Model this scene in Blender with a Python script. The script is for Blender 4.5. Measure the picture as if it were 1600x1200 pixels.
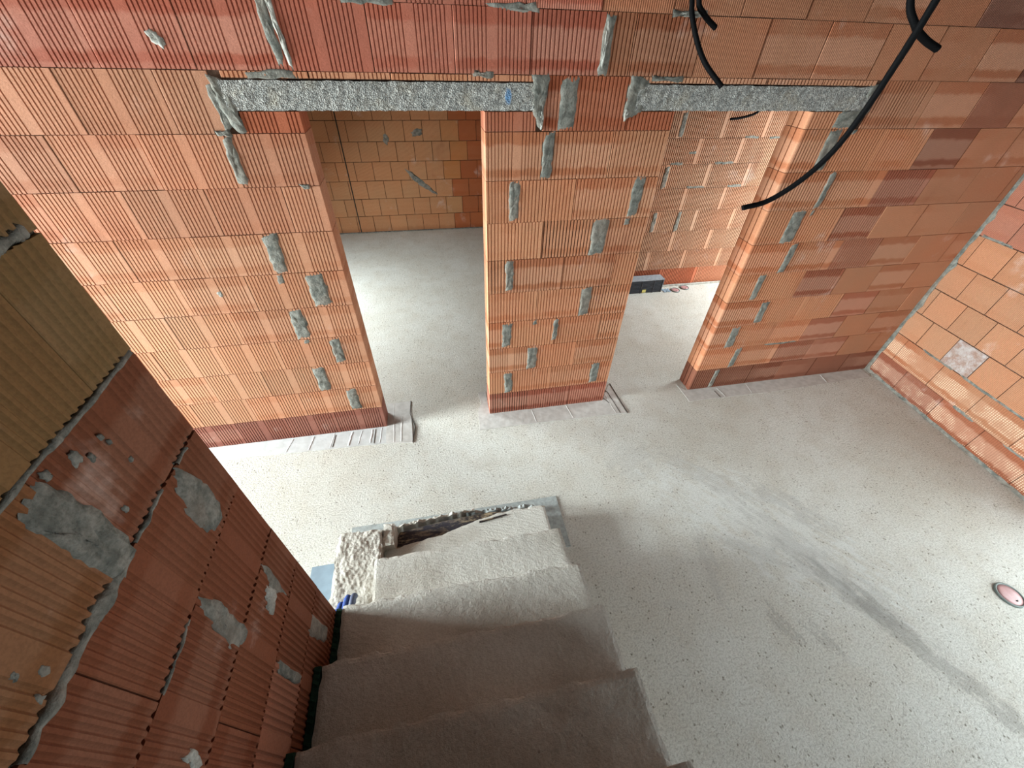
import bpy, bmesh, math, random
from mathutils import Vector, Matrix, noise
rnd = random.Random(7)
S = bpy.context.scene
for o in list(bpy.data.objects): bpy.data.objects.remove(o)
COL = S.collection

# ------------------------------------------------------------------ camera
cam = bpy.data.cameras.new('camera'); co = bpy.data.objects.new('camera', cam); COL.objects.link(co)
cam.sensor_fit = 'HORIZONTAL'; cam.sensor_width = 36.0; cam.lens = 614.145 / 1600 * 36
cam.clip_start = 0.02; cam.clip_end = 100
R = Matrix(((0.981694, 0.1082331, -0.1567241), (-0.1887572, 0.6627922, -0.7246221), (0.0254474, 0.740940, 0.6710889)))
co.matrix_world = Matrix.Translation((0, -2.5128, 2.6776)) @ R.to_4x4()
S.camera = co
# ------------------------------------------------------------------ light
S.view_settings.view_transform = 'Standard'; S.view_settings.look = 'None'
S.view_settings.gamma = 1.0; S.view_settings.use_curve_mapping = False
S.view_settings.exposure = 0.0
W = bpy.data.worlds.new('world'); S.world = W; W.use_nodes = True
W.node_tree.nodes['Background'].inputs[0].default_value = (0.75, 0.87, 1.0, 1)
W.node_tree.nodes['Background'].inputs[1].default_value = 1.0

def area(name, loc, target, sx, sy, power, color=(1, 1, 1), spread=180):
    l = bpy.data.lights.new(name, 'AREA'); l.shape = 'RECTANGLE'; l.size = sx; l.size_y = sy
    l.energy = power; l.color = color; l.spread = math.radians(spread)
    o = bpy.data.objects.new(name, l); COL.objects.link(o); o.location = loc
    o.rotation_euler = (Vector(target) - Vector(loc)).to_track_quat('-Z', 'Y').to_euler()
    return o
DAY = (0.87, 0.975, 0.985)
# daylight entering through openings outside the frame, plus an added front fill lamp
area('daylight_left_opening', (-6.2, -0.85, 1.45), (-2.0, -0.9, 0.2), 1.7, 2.0, 1150, DAY, 150)
area('daylight_right_french_window', (4.25, -3.05, 0.85), (2.7, -2.7, 0.0), 2.0, 1.4, 50, DAY, 140)
area('daylight_back_left_room', (-2.55, 1.9, 1.5), (-0.9, 1.7, 0.0), 1.4, 1.3, 135, DAY, 150)
area('daylight_back_right_room', (5.45, 1.05, 1.45), (3.9, 1.3, 0.2), 1.3, 1.7, 210, DAY)
area('fill_front_right', (3.0, -5.15, 1.35), (3.2, -0.5, 1.0), 1.8, 1.2, 62, DAY, 150)  # added fill lamp, brightens the right pier from the front

# ------------------------------------------------------------------ node helpers
class N:
    def __init__(s, name, rough=0.9, spec=0.25):
        s.m = bpy.data.materials.new(name); s.m.use_nodes = True
        s.t = s.m.node_tree; s.b = s.t.nodes['Principled BSDF']
        s.b.inputs['Roughness'].default_value = rough
        s.b.inputs['Specular IOR Level'].default_value = spec
    def n(s, typ, **kw):
        x = s.t.nodes.new(typ)
        for k, v in kw.items(): setattr(x, k, v)
        return x
    def l(s, a, b): s.t.links.new(a, b)
    def val(s, sock, v):
        if hasattr(v, 'is_output') or isinstance(v, bpy.types.NodeSocket): s.l(v, sock)
        else: sock.default_value = v
    def math(s, op, a, b=0.0, c=0.0, clamp=False):
        x = s.n('ShaderNodeMath', operation=op); x.use_clamp = clamp
        s.val(x.inputs[0], a); s.val(x.inputs[1], b)
        if op in ('MULTIPLY_ADD', 'SMOOTH_MIN', 'WRAP', 'COMPARE'): s.val(x.inputs[2], c)
        return x.outputs[0]
    def ramp(s, v, a, b, lo=0.0, hi=1.0):
        x = s.n('ShaderNodeMapRange', interpolation_type='SMOOTHSTEP'); s.val(x.inputs[0], v)
        for i, q in enumerate((a, b, lo, hi)): s.val(x.inputs[i + 1], q)
        return x.outputs[0]
    def noise(s, vec, scale, detail=4, rough=0.55, dist=0.0):
        x = s.n('ShaderNodeTexNoise'); s.l(vec, x.inputs['Vector'])
        x.inputs['Scale'].default_value = scale; x.inputs['Detail'].default_value = detail
        x.inputs['Roughness'].default_value = rough; x.inputs['Distortion'].default_value = dist
        return x.outputs['Fac']
    def voro(s, vec, scale, feature='F1'):
        x = s.n('ShaderNodeTexVoronoi', feature=feature); s.l(vec, x.inputs['Vector']); x.inputs['Scale'].default_value = scale
        return x.outputs['Distance']
    def mix(s, f, a, b, mode='MIX'):
        x = s.n('ShaderNodeMix', data_type='RGBA', blend_type=mode)
        s.val(x.inputs[0], f)
        for i, q in ((6, a), (7, b)):
            if isinstance(q, tuple): x.inputs[i].default_value = (*q[:3], 1)
            else: s.l(q, x.inputs[i])
        return x.outputs[2]
    def bump(s, h, dist=0.003, strength=1.0, prev=None):
        x = s.n('ShaderNodeBump'); x.inputs['Distance'].default_value = dist; x.inputs['Strength'].default_value = strength
        s.val(x.inputs['Height'], h)
        if prev: s.l(prev, x.inputs['Normal'])
        return x.outputs[0]
    def pos(s): return s.n('ShaderNodeNewGeometry').outputs['Position']
    def obj(s): return s.n('ShaderNodeTexCoord').outputs['Object']
    def xyz(s, v):
        x = s.n('ShaderNodeSeparateXYZ'); s.l(v, x.inputs[0]); return x.outputs
    def scalev(s, v, sc, rot=(0, 0, 0), loc=(0, 0, 0)):
        x = s.n('ShaderNodeMapping'); s.l(v, x.inputs[0]); x.inputs['Scale'].default_value = sc
        x.inputs['Rotation'].default_value = rot; x.inputs['Location'].default_value = loc
        return x.outputs[0]
    def done(s, color, normal=None):
        s.val(s.b.inputs['Base Color'], color if not isinstance(color, tuple) else (*color[:3], 1))
        if normal: s.l(normal, s.b.inputs['Normal'])
        return s.m

def brick_material(name, band=1.0, fine=90.0, fine_d=0.0008, dots=False, wet=True):
    q = N(name, 0.85, 0.3)
    oi = q.n('ShaderNodeObjectInfo'); P = q.pos(); O = q.obj(); o = q.xyz(O); p = q.xyz(P)
    rand = oi.outputs['Random']
    n_lo = q.noise(P, 2.6, 3); n_mid = q.noise(P, 14, 4); n_hi = q.noise(P, 160, 3, 0.6)
    # horizontal firing bands near the top and bottom of every brick, of uneven strength
    wob = q.math('MULTIPLY', q.math('SUBTRACT', n_mid, 0.5), 0.05)
    z = q.math('ADD', o[2], wob)
    top = q.ramp(z, 0.050, 0.072); bot = q.math('MULTIPLY', q.ramp(z, -0.074, -0.052, 1.0, 0.0), q.ramp(z, -0.112, -0.096, 0.25, 1.0))
    bands = q.math('MAXIMUM', top, bot)
    st = q.ramp(q.math('ADD', q.math('MULTIPLY', rand, 0.7), n_lo), 0.55, 1.1, 0.0, 1.0)
    c = oi.outputs['Color']
    c = q.mix(q.ramp(n_lo, 0.3, 0.7, 0.0, 0.42), c, (1.18, 0.92, 0.78), 'MULTIPLY')
    c = q.mix(q.math('MULTIPLY', q.math('MULTIPLY', bands, st), 0.62 * band), c, (0.72, 0.50, 0.40), 'MULTIPLY')
    mid = q.math('MULTIPLY', q.math('SUBTRACT', 1.0, bands), st)
    c = q.mix(q.math('MULTIPLY', mid, 0.22 * band), c, (0.66, 0.44, 0.33))
    # pale efflorescence bloom
    ef = q.ramp(q.noise(q.scalev(P, (1, 1, 1), loc=(3.1, 0, 5.3)), 3.2, 5, 0.6), 0.60, 0.76, 0.0, 0.55)
    c = q.mix(ef, c, (0.66, 0.50, 0.43))
    dk = q.ramp(q.noise(q.scalev(P, (1, 1, 0.45), loc=(9.1, 2, 1.3)), 2.1, 4, 0.6), 0.60, 0.74, 0.0, 0.45)
    c = q.mix(dk, c, (0.55, 0.38, 0.34), 'MULTIPLY')
    c = q.mix(q.ramp(n_hi, 0.35, 0.7, 0.0, 0.45), c, (0.62, 0.58, 0.56), 'MULTIPLY')
    if wet:
        # damp rising from the slab: a dark line at the foot of the wall
        w = q.ramp(q.math('ADD', p[2], q.math('MULTIPLY', n_mid, 0.1)), 0.05, 0.16, 0.6, 0.0)
        c = q.mix(w, c, (0.66, 0.58, 0.56), 'MULTIPLY')
    if dots:
        fx = q.math('FRACT', q.math('MULTIPLY', o[0], 62.0)); fz = q.math('FRACT', q.math('MULTIPLY', o[2], 62.0))
        dx = q.math('ABSOLUTE', q.math('SUBTRACT', fx, 0.5)); dz = q.math('ABSOLUTE', q.math('SUBTRACT', fz, 0.5))
        d = q.math('MULTIPLY', q.ramp(dx, 0.22, 0.32, 1.0, 0.0), q.ramp(dz, 0.2, 0.3, 1.0, 0.0))
        area_ = q.math('MULTIPLY', q.ramp(q.math('ABSOLUTE', q.math('ADD', z, q.math('MULTIPLY', q.math('SUBTRACT', rand, 0.5), 0.05))), 0.055, 0.062, 1.0, 0.0), q.ramp(q.math('ADD', n_lo, q.math('MULTIPLY', n_mid, 0.5)), 0.70, 0.86))
        low = q.math('MULTIPLY', q.ramp(z, -0.112, -0.104), q.ramp(z, -0.096, -0.090, 1.0, 0.0))
        c = q.mix(q.math('MULTIPLY', q.math('MULTIPLY', d, q.math('MAXIMUM', area_, q.math('MULTIPLY', low, 0.7))), 0.7), c, (0.78, 0.62, 0.44))
    wv = q.math('SINE', q.math('MULTIPLY', o[0], 2 * math.pi * fine))
    b1 = q.bump(wv, fine_d, 1.0)
    b2 = q.bump(n_hi, 0.0012, 0.7, b1)
    b3 = q.bump(q.noise(P, 35, 3), 0.0025, 0.5, b2)
    return q.done(c, b3)

M_BRICK = brick_material('fired_clay', fine_d=0.0)
M_LEFT = brick_material('fired_clay_ribbed', band=0.5, fine_d=0.0)
M_NEAR = brick_material('fired_clay_near', band=0.35, fine_d=0.0)
M_ROOM = brick_material('fired_clay_light', band=0.3, fine_d=0.0002)
M_SMOOTH = brick_material('fired_clay_combed', band=0.9, fine=85, fine_d=0.0011)
M_SQUARE = brick_material('fired_clay_combed_pale', band=0.12, fine=95, fine_d=0.0012)
M_DOTS = brick_material('fired_clay_bloomed', band=1.0, fine=62, fine_d=0.0009, dots=True)

def mortar_material(name, base, dark, rough_d=0.006):
    q = N(name, 0.95, 0.15); P = q.pos()
    n1 = q.noise(P, 22, 5, 0.65); n2 = q.noise(P, 110, 4, 0.7); n0 = q.noise(P, 5, 3)
    c = q.mix(q.ramp(n1, 0.35, 0.65), dark, base)
    c = q.mix(q.ramp(n2, 0.35, 0.6, 0.45, 0.0), c, (0.45, 0.45, 0.43), 'MULTIPLY')
    c = q.mix(q.ramp(n0, 0.45, 0.7, 0.0, 0.3), c, (0.30, 0.22, 0.17))
    return q.done(c, q.bump(n2, rough_d * 0.5, 1.0, q.bump(n1, rough_d, 1.0)))
M_MORTAR = mortar_material('mortar', (0.27, 0.265, 0.235), (0.135, 0.14, 0.125))
M_MORTAR_LIGHT = mortar_material('mortar_pale', (0.50, 0.50, 0.46), (0.30, 0.30, 0.27))
M_LIME = mortar_material('limed_face', (0.48, 0.43, 0.42), (0.34, 0.22, 0.18), 0.003)
M_JOINT = mortar_material('joint_core', (0.11, 0.055, 0.035), (0.05, 0.025, 0.016))
M_GAP = mortar_material('gap_dirt', (0.10, 0.085, 0.06), (0.03, 0.028, 0.02))

def lintel_material():
    q = N('pumice_concrete', 0.95, 0.15); P = q.pos(); p = q.xyz(P)
    v = q.voro(P, 150); v2 = q.voro(P, 70); n = q.noise(P, 9, 4); n2 = q.noise(P, 60, 4, 0.7)
    c = q.mix(q.ramp(n2, 0.35, 0.68), (0.30, 0.30, 0.285), (0.62, 0.61, 0.57))
    c = q.mix(q.ramp(v, 0.15, 0.55, 0.0, 0.6), c, (0.35, 0.35, 0.36), 'MULTIPLY')
    c = q.mix(q.ramp(n, 0.5, 0.75, 0.0, 0.35), c, (0.40, 0.34, 0.24))
    # a dab of blue marking spray near the right end of the first lintel
    dx = q.math('MULTIPLY', q.math('SUBTRACT', p[0], 0.468), 50.0); dz = q.math('MULTIPLY', q.math('SUBTRACT', p[2], 2.41), 26.0)
    r = q.math('ADD', q.math('MULTIPLY', dx, dx), q.math('MULTIPLY', dz, dz))
    c = q.mix(q.math('MULTIPLY', q.ramp(q.math('ADD', r, q.math('MULTIPLY', n2, 1.4)), 0.7, 2.0, 0.75, 0.0), 1.0), c, (0.10, 0.26, 0.50))
    return q.done(c, q.bump(v2, 0.006, 0.7, q.bump(v, 0.006, 1.0)))
M_LINTEL = lintel_material()

def concrete_floor():
    q = N('screed_concrete', 0.78, 0.35); P = q.pos(); p = q.xyz(P)
    n0 = q.noise(P, 0.9, 4, 0.55); n1 = q.noise(P, 4.5, 5, 0.6); n2 = q.noise(P, 85, 5, 0.72); n3 = q.noise(P, 240, 3, 0.7)
    c = q.mix(q.ramp(n0, 0.35, 0.65), (0.63, 0.605, 0.545), (0.71, 0.70, 0.655))
    c = q.mix(q.ramp(n1, 0.4, 0.72, 0.0, 0.5), c, (0.58, 0.53, 0.455))
    c = q.mix(q.ramp(n2, 0.38, 0.56, 0.50, 0.0), c, (0.48, 0.46, 0.43), 'MULTIPLY')
    c = q.mix(q.ramp(n3, 0.3, 0.7, 0.25, 0.0), c, (0.5, 0.49, 0.47), 'MULTIPLY')
    pit = q.math('MULTIPLY', q.ramp(q.voro(P, 30), 0.10, 0.22, 0.85, 0.0), q.ramp(q.noise(P, 9, 3), 0.44, 0.56))
    pit = q.math('MAXIMUM', pit, q.ramp(q.noise(q.scalev(P, (1, 1, 1), loc=(4, 7, 0)), 42, 4, 0.6), 0.60, 0.70, 0.0, 0.5))
    c = q.mix(pit, c, (0.44, 0.41, 0.37), 'MULTIPLY')
    # grey slurry smears and damp scuffs in front of the right-hand pier
    def blob(cx, cy, ang, lx, ly, amt, col, thr=(0.8, 1.25), sc=9, k=1.3):
        nonlocal c
        ca, sa = math.cos(ang), math.sin(ang)
        dx = q.math('SUBTRACT', p[0], cx); dy = q.math('SUBTRACT', p[1], cy)
        u = q.math('DIVIDE', q.math('ADD', q.math('MULTIPLY', dx, ca), q.math('MULTIPLY', dy, sa)), lx)
        v = q.math('DIVIDE', q.math('SUBTRACT', q.math('MULTIPLY', dy, ca), q.math('MULTIPLY', dx, sa)), ly)
        r = q.math('ADD', q.math('MULTIPLY', u, u), q.math('MULTIPLY', v, v))
        st = q.noise(q.scalev(P, (1, 1, 1), rot=(0, 0, -ang), loc=(cx, cy, 0)), sc, 5, 0.65)
        st2 = q.noise(q.scalev(q.scalev(P, (1, 1, 1), rot=(0, 0, -ang)), (1.2, 7, 1)), 4, 4, 0.6)
        f = q.ramp(q.math('ADD', r, q.math('MULTIPLY', q.math('SUBTRACT', q.math('ADD', st, st2), 1.0), k * 4)), 0.1, 1.5, amt * .75, 0.0)
        c = q.mix(f, c, col)
    G = (0.40, 0.39, 0.37); LT = (0.70, 0.72, 0.71); DK = (0.24, 0.23, 0.21)
    blob(2.15, -1.45, -0.85, 0.75, 0.32, 0.55, LT)
    blob(1.98, -0.98, -0.8, 0.42, 0.10, 0.45, G)
    blob(2.50, -1.35, -0.9, 0.34, 0.10, 0.60, G, sc=7)
    blob(2.35, -1.75, -1.05, 0.55, 0.13, 0.55, G)
    blob(2.62, -2.35, -1.15, 0.60, 0.07, 0.60, DK)
    blob(2.42, -2.0, -1.1, 0.40, 0.07, 0.50, DK)
    blob(1.62, -1.6, 1.35, 0.28, 0.05, 0.45, G, k=1.8, sc=30)
    blob(1.45, -0.75, 0.5, 0.22, 0.16, 0.35, G)
    blob(2.0, -1.62, -0.6, 0.32, 0.05, 0.4, G)
    blob(1.86, -2.06, -1.2, 0.12, 0.045, 0.45, DK, k=2.2, sc=55)
    blob(2.05, -2.17, -1.2, 0.11, 0.040, 0.4, DK, k=2.2, sc=55)
    blob(1.25, -1.83, -0.2, 0.10, 0.03, 0.3, G, k=0.6)
    blob(0.2, -0.55, -0.1, 0.16, 0.08, 0.3, (0.42, 0.38, 0.33), k=1.0)
    blob(3.1, 0.02, 0.05, 0.22, 0.09, 0.4, G)
    b = q.bump(n2, 0.009, 1.0); b = q.bump(n3, 0.004, 0.9, b); b = q.bump(pit, -0.01, 0.5, b); b = q.bump(n1, 0.012, 0.4, b)
    return q.done(c, b)
M_FLOOR = concrete_floor()

def stair_material(name, base, dark, rough=1.0):
    q = N(name, 0.9, 0.2); P = q.pos()
    n0 = q.noise(P, 2.2, 4); n1 = q.noise(P, 26, 5, 0.6); n2 = q.noise(P, 120, 4, 0.7)
    arc = q.n('ShaderNodeTexWave', wave_type='RINGS', rings_direction='Z'); q.l(q.scalev(P, (1, 1.6, 0.2), loc=(0.7, 3.4, 0)), arc.inputs[0])
    arc.inputs['Scale'].default_value = 9; arc.inputs['Distortion'].default_value = 6; arc.inputs['Detail'].default_value = 4; arc.inputs['Detail Scale'].default_value = 3
    c = q.mix(q.ramp(n0, 0.35, 0.65), dark, base)
    c = q.mix(q.ramp(n2, 0.35, 0.62, 0.35, 0.0), c, (0.55, 0.53, 0.50), 'MULTIPLY')
    pit = q.math('MULTIPLY', q.ramp(q.voro(P, 17), 0.05, 0.1, 0.7, 0.0), q.ramp(n1, 0.5, 0.6))
    c = q.mix(pit, c, (0.4, 0.37, 0.33), 'MULTIPLY')
    b = q.bump(n1, 0.004 * rough, 0.6); b = q.bump(arc.outputs['Fac'], 0.0022, 0.35, b); b = q.bump(n2, 0.005, 1.0, b)
    return q.done(c, b)
M_STAIR = stair_material('stair_concrete', (0.60, 0.585, 0.54), (0.46, 0.43, 0.38))
M_ROUGH = stair_material('rough_cement', (0.58, 0.56, 0.51), (0.47, 0.44, 0.39), 1.3)

def simple(name, col, rough=0.6, spec=0.4, nscale=30, amt=0.25, bump=0.001):
    q = N(name, rough, spec); P = q.pos(); n = q.noise(P, nscale, 4)
    c = q.mix(q.ramp(n, 0.35, 0.65, 0.0, amt), col, (0.55, 0.52, 0.5), 'MULTIPLY')
    return q.done(c, q.bump(n, bump, 0.6))
M_TUBE = simple('black_corrugated_plastic', (0.003, 0.003, 0.0035), 0.7, 0.06)
M_MEMB = simple('dusty_damp_course', (0.52, 0.50, 0.475), 0.75, 0.3, 18, 0.35, 0.004)
M_MEMB2 = simple('clean_damp_course', (0.50, 0.505, 0.50), 0.6, 0.4, 14, 0.25, 0.004)
M_PAD = simple('blue_grey_levelling_mortar', (0.36, 0.39, 0.385), 0.85, 0.2, 40, 0.5, 0.004)
M_SHEET = simple('zinc_grey_sheet', (0.20, 0.27, 0.33), 0.45, 0.5, 20, 0.25, 0.001)
M_GREEN = simple('dark_green_foam', (0.008, 0.035, 0.022), 0.8, 0.2, 60, 0.5, 0.003)
M_SLIT = simple('dark_slit', (0.05, 0.045, 0.04), 0.9, 0.1)
M_PINK = simple('pink_plastic_cap', (0.42, 0.24, 0.24), 0.35, 0.5, 25, 0.3, 0.001)
M_RING = simple('grey_green_pipe', (0.13, 0.16, 0.15), 0.5, 0.4)
M_BLUE = simple('blue_knit', (0.035, 0.07, 0.24), 0.8, 0.2, 90, 0.4, 0.002)
M_BLUE2 = simple('grey_rubber_palm', (0.06, 0.075, 0.13), 0.55, 0.4, 60, 0.3, 0.001)
M_CRATE = simple('charcoal_plastic', (0.035, 0.04, 0.05), 0.5, 0.4, 25, 0.3, 0.001)
M_CRATETOP = simple('pale_grey_plastic', (0.30, 0.34, 0.38), 0.6, 0.3, 25, 0.4, 0.002)  # crate lid and end panel, paler than the front
M_YEL = simple('yellow_sticker', (0.55, 0.50, 0.16), 0.6, 0.3)
M_CEIL = simple('raw_slab', (0.15, 0.145, 0.14), 0.9, 0.2, 6, 0.2, 0.004)
M_WALLPLAIN = simple('plain_clay_wall', (0.25, 0.13, 0.08), 0.9, 0.2, 8, 0.3, 0.004)

def burnt_board():
    q = N('charred_shuttering_board', 0.8, 0.2); P = q.pos(); p = q.xyz(P)
    n = q.noise(q.scalev(P, (1, 4, 1)), 9, 5, 0.65); n2 = q.noise(P, 60, 4, 0.7)
    c = q.mix(q.ramp(q.math('ADD', n, q.math('MULTIPLY', n2, 0.3)), 0.60, 0.80), (0.03, 0.024, 0.026), (0.36, 0.28, 0.18))
    e = q.ramp(q.math('ABSOLUTE', q.math('ADD', p[0], 0.20)), 0.10, 0.26, 0.55, 0.0)
    c = q.mix(e, c, (0.06, 0.06, 0.08))
    return q.done(c, q.bump(n2, 0.004, 1.0))
M_BURNT = burnt_board()

# ------------------------------------------------------------------ mesh helpers
def link(name, me, mat=None, parent=None, kind=None, label=None, cat=None, group=None):
    o = bpy.data.objects.new(name, me); COL.objects.link(o)
    if mat and me and not me.materials: me.materials.append(mat)
    if parent: o.parent = parent
    if kind: o['kind'] = kind
    if label: o['label'] = label
    if cat: o['category'] = cat
    if group: o['group'] = group
    return o
def mesh_of(bm, name, smooth=False):
    bmesh.ops.recalc_face_normals(bm, faces=bm.faces[:])
    me = bpy.data.meshes.new(name); bm.to_mesh(me); bm.free()
    if smooth:
        for f in me.polygons: f.use_smooth = True
    return me
def add_box(bm, x0, x1, y0, y1, z0, z1):
    vs = [bm.verts.new((x, y, z)) for z in (z0, z1) for x, y in ((x0, y0), (x1, y0), (x1, y1), (x0, y1))]
    for f in ((0, 1, 2, 3), (4, 5, 6, 7), (0, 1, 5, 4), (1, 2, 6, 5), (2, 3, 7, 6), (3, 0, 4, 7)):
        bm.faces.new([vs[i] for i in f])
def boxes(name, lst, mat, **kw):
    bm = bmesh.new()
    for b in lst: add_box(bm, *b)
    return link(name, mesh_of(bm, name), mat, **kw)
def prism(bm, outline, z0, z1):
    a = [bm.verts.new((x, y, z0)) for x, y in outline]; b = [bm.verts.new((x, y, z1)) for x, y in outline]
    n = len(outline)
    for i in range(n): bm.faces.new((a[i], a[(i + 1) % n], b[(i + 1) % n], b[i]))
    bm.faces.new(a); bm.faces.new(b)
def frand(a, b): return rnd.uniform(a, b)

# ------------------------------------------------------------------ bricks
_cache = {}
def grooves(kind, L):
    """(centre, width, depth) of the vertical grooves of a full brick, cut off at L"""
    g = []
    if kind in ('A', 'F'):
        F = 0.383; p = (F - 0.007 - 0.040 - 0.021) / 16; w, d = (0.0070, 0.0062) if kind == 'A' else (0.013, 0.0055)
        for h in (0.007, 0.007 + 8 * p + 0.040):
            for i in range(8): g.append((h + (i + 0.5) * p, w, d))
    elif kind == 'B':
        p = 0.381 / 17
        for i in range(17): g.append(((i + 0.35) * p, 0.0090, 0.0070))
    elif kind == 'D':
        p = 0.0238
        for i in range(20): g.append((0.016 + (i + 0.3) * p, 0.0125, 0.0120))
    return [q for q in g if q[0] + q[1] < L - 0.004]
def brick_mesh(kind, L, H, D, e0, e1, mat):
    key = (kind, round(L, 3), round(H, 3), D, e0, e1, mat.name)
    if key in _cache: return _cache[key]
    out = []
    r = 0.013
    if e0 == 'round': out += [(0, r), (r * 0.3, r * 0.3), (r, 0)]
    else: out += [(0, 0.002), (0.002, 0)]
    for c, w, d in grooves(kind, L):
        if e0 == 'round' and c < r + w: continue
        if kind == 'F': out += [(c - w / 2, 0), (c - w * .3, d * .6), (c - w * .1, d), (c + w * .1, d), (c + w * .3, d * .6), (c + w / 2, 0)]
        else: out += [(c - w / 2, 0), (c - w * 0.26, d), (c + w * 0.26, d), (c + w / 2, 0)]
    if e1 == 'round': out += [(L - r, 0), (L - r * 0.3, r * 0.3), (L, r)]
    else: out += [(L - 0.002, 0), (L, 0.002)]
    if e1 in ('jamb', 'round'):
        for yc in (D * 0.36, D * 0.66): out += [(L, yc - 0.005), (L - 0.012, yc - 0.004), (L - 0.012, yc + 0.004), (L, yc + 0.005)]
    out += [(L, D), (0, D)]
    if e0 in ('jamb', 'round'):
        for yc in (D * 0.66, D * 0.36): out += [(0, yc + 0.005), (0.012, yc + 0.004), (0.012, yc - 0.004), (0, yc - 0.005)]
    bm = bmesh.new(); prism(bm, out, -H / 2, H / 2)
    me = mesh_of(bm, 'brick'); me.materials.append(mat); _cache[key] = me
    return me
def jit(c, a=0.10):
    k = 1 + frand(-a, a); h = frand(-a, a) * 0.6
    return (c[0] * k, c[1] * k * (1 + h), c[2] * k * (1 + 1.4 * h), 1)
def brick(parent, frame, u0, u1, z0, z1, kind, col, mat=None, D=0.17, e0=None, e1=None, gap=0.004, bed=0.003, out=0.0):
    """frame = (origin x, origin y, rotation z): local +x runs along the wall, local -y faces the room"""
    ox, oy, rz = frame; L = u1 - u0 - gap; H = z1 - z0 - bed
    if L < 0.01 or H < 0.008: return
    mat = mat or M_BRICK
    me = brick_mesh(kind, L, H, D, e0, e1, mat)
    o = bpy.data.objects.new('brick', me); COL.objects.link(o); o.parent = parent
    u = u0 + gap / 2; d = frand(-0.0015, 0.0015) - out
    c, s = math.cos(rz), math.sin(rz)
    o.location = (ox + u * c - d * s, oy + u * s + d * c, (z0 + z1) / 2 + frand(-0.0008, 0.0008)); o.rotation_euler = (0, 0, rz)
    o.color = col if len(col) == 4 else (*col, 1)
    return o

def patch(parent, frame, outline, t=0.006, mat=None, seed=0, name='mortar_patch', n=22, jitter=0.006):
    """smeared mortar: outline in (u, z) on the wall face, lumpy and slightly proud"""
    ox, oy, rz = frame; c, s = math.cos(rz), math.sin(rz)
    def W3(u, d, z): return (ox + u * c + d * s, oy + u * s - d * c, z)
    # resample outline
    pts = []; m = len(outline); per = [math.dist(outline[i], outline[(i + 1) % m]) for i in range(m)]; tot = sum(per)
    for k in range(n):
        a = tot * k / n; i = 0
        while a > per[i]: a -= per[i]; i += 1
        f = a / per[i]; p, q = outline[i], outline[(i + 1) % m]
        pts.append((p[0] + (q[0] - p[0]) * f + frand(-jitter, jitter), p[1] + (q[1] - p[1]) * f + frand(-jitter, jitter)))
    cx = sum(p[0] for p in pts) / n; cz = sum(p[1] for p in pts) / n
    bm = bmesh.new()
    rings = []
    for sc, h in ((1.0, -0.003), (0.90, t * 0.35), (0.6, t * .7), (0.25, t * 0.5)):
        rings.append([bm.verts.new(W3(cx + (p[0] - cx) * sc, h + (frand(-0.35, 0.35) * t if sc < 1 else 0), cz + (p[1] - cz) * sc)) for p in pts])
    for a, b in zip(rings, rings[1:]):
        for i in range(n): bm.faces.new((a[i], a[(i + 1) % n], b[(i + 1) % n], b[i]))
    bm.faces.new(rings[-1])
    return link(name, mesh_of(bm, name, True), mat or M_MORTAR, parent)

# ------------------------------------------------------------------ shell
fl = boxes('floor', [(-6.6, 5.7, -5.4, 4.9, -0.2, 0.0)], M_FLOOR, kind='structure')
boxes('ceiling', [(-6.6, 5.7, -5.4, 4.9, 3.0, 3.2)], M_CEIL, kind='structure')
# outer walls with the openings the daylight comes through (behind and beside the camera, out of frame; the front one added for the fill lamp)
boxes('wall_left', [(-6.6, -6.4, -5.2, -1.75, 0, 3), (-6.6, -6.4, 0.0, 0.17, 0, 3), (-6.6, -6.4, -1.75, 0.0, 2.4, 3)], M_WALLPLAIN, kind='structure')
boxes('wall_front', [(-6.6, 2.1, -5.4, -5.2, 0, 3), (3.9, 5.7, -5.4, -5.2, 0, 3), (2.1, 3.9, -5.4, -5.2, 0, .75), (2.1, 3.9, -5.4, -5.2, 1.95, 3)], M_WALLPLAIN, kind='structure')

TH = 0.17
LX, M0, M1, RX, CX = -0.585, 0.3405, 1.4545, 2.3681, 4.52
BK = (0, 0, 0)
i = 0.008   # the core sits this far behind the brick faces
wb = boxes('wall_back', [(-6.4, LX - 0.02, i, TH - i, 0, 2.47), (M0 + 0.02, M1 - 0.02, i, TH - i, 0, 2.47), (RX + 0.02, CX + 0.05, i, TH - i, 0, 2.47), (-6.4, CX + 0.05, i, TH - i, 2.47, 3.0)], M_JOINT, kind='structure')
RED = (0.47, 0.22, 0.13); ORG = (0.53, 0.245, 0.132); DRK = (0.25, 0.10, 0.06); DMP = (0.275, 0.105, 0.075); TAN = (0.47, 0.215, 0.115); DEEP = (0.40, 0.125, 0.06)
def row(parent, frame, r, joints, kind, col, e0=None, e1=None, z=None, pitch=0.25, base=0.0, cols=None, **kw):
    z0, z1 = z if z else (base + r * pitch, base + (r + 1) * pitch)
    for k in range(len(joints) - 1):
        cc = cols[k] if cols and cols[k] else col
        brick(parent, frame, joints[k], joints[k + 1], z0, z1, kind if isinstance(kind, str) else kind[k], jit(cc), e0=e0 if k == 0 else None, e1=e1 if k == len(joints) - 2 else None, **kw)
even = [-2.51, -2.125, -1.74, -1.36, -0.975, LX]; odd = [-2.72, -2.335, -1.95, -1.56, -1.175, -0.79, LX]
for r in range(9):
    j = list(odd if r % 2 else even)
    if r == 8: j = [-2.51, -2.125, -1.74, -1.355, -0.97, LX]
    row(wb, BK, r, j, 'A', DMP if r == 0 else (RED if r > 6 else (0.52, 0.27, 0.16)), e1='jamb', mat=M_LEFT)
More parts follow.
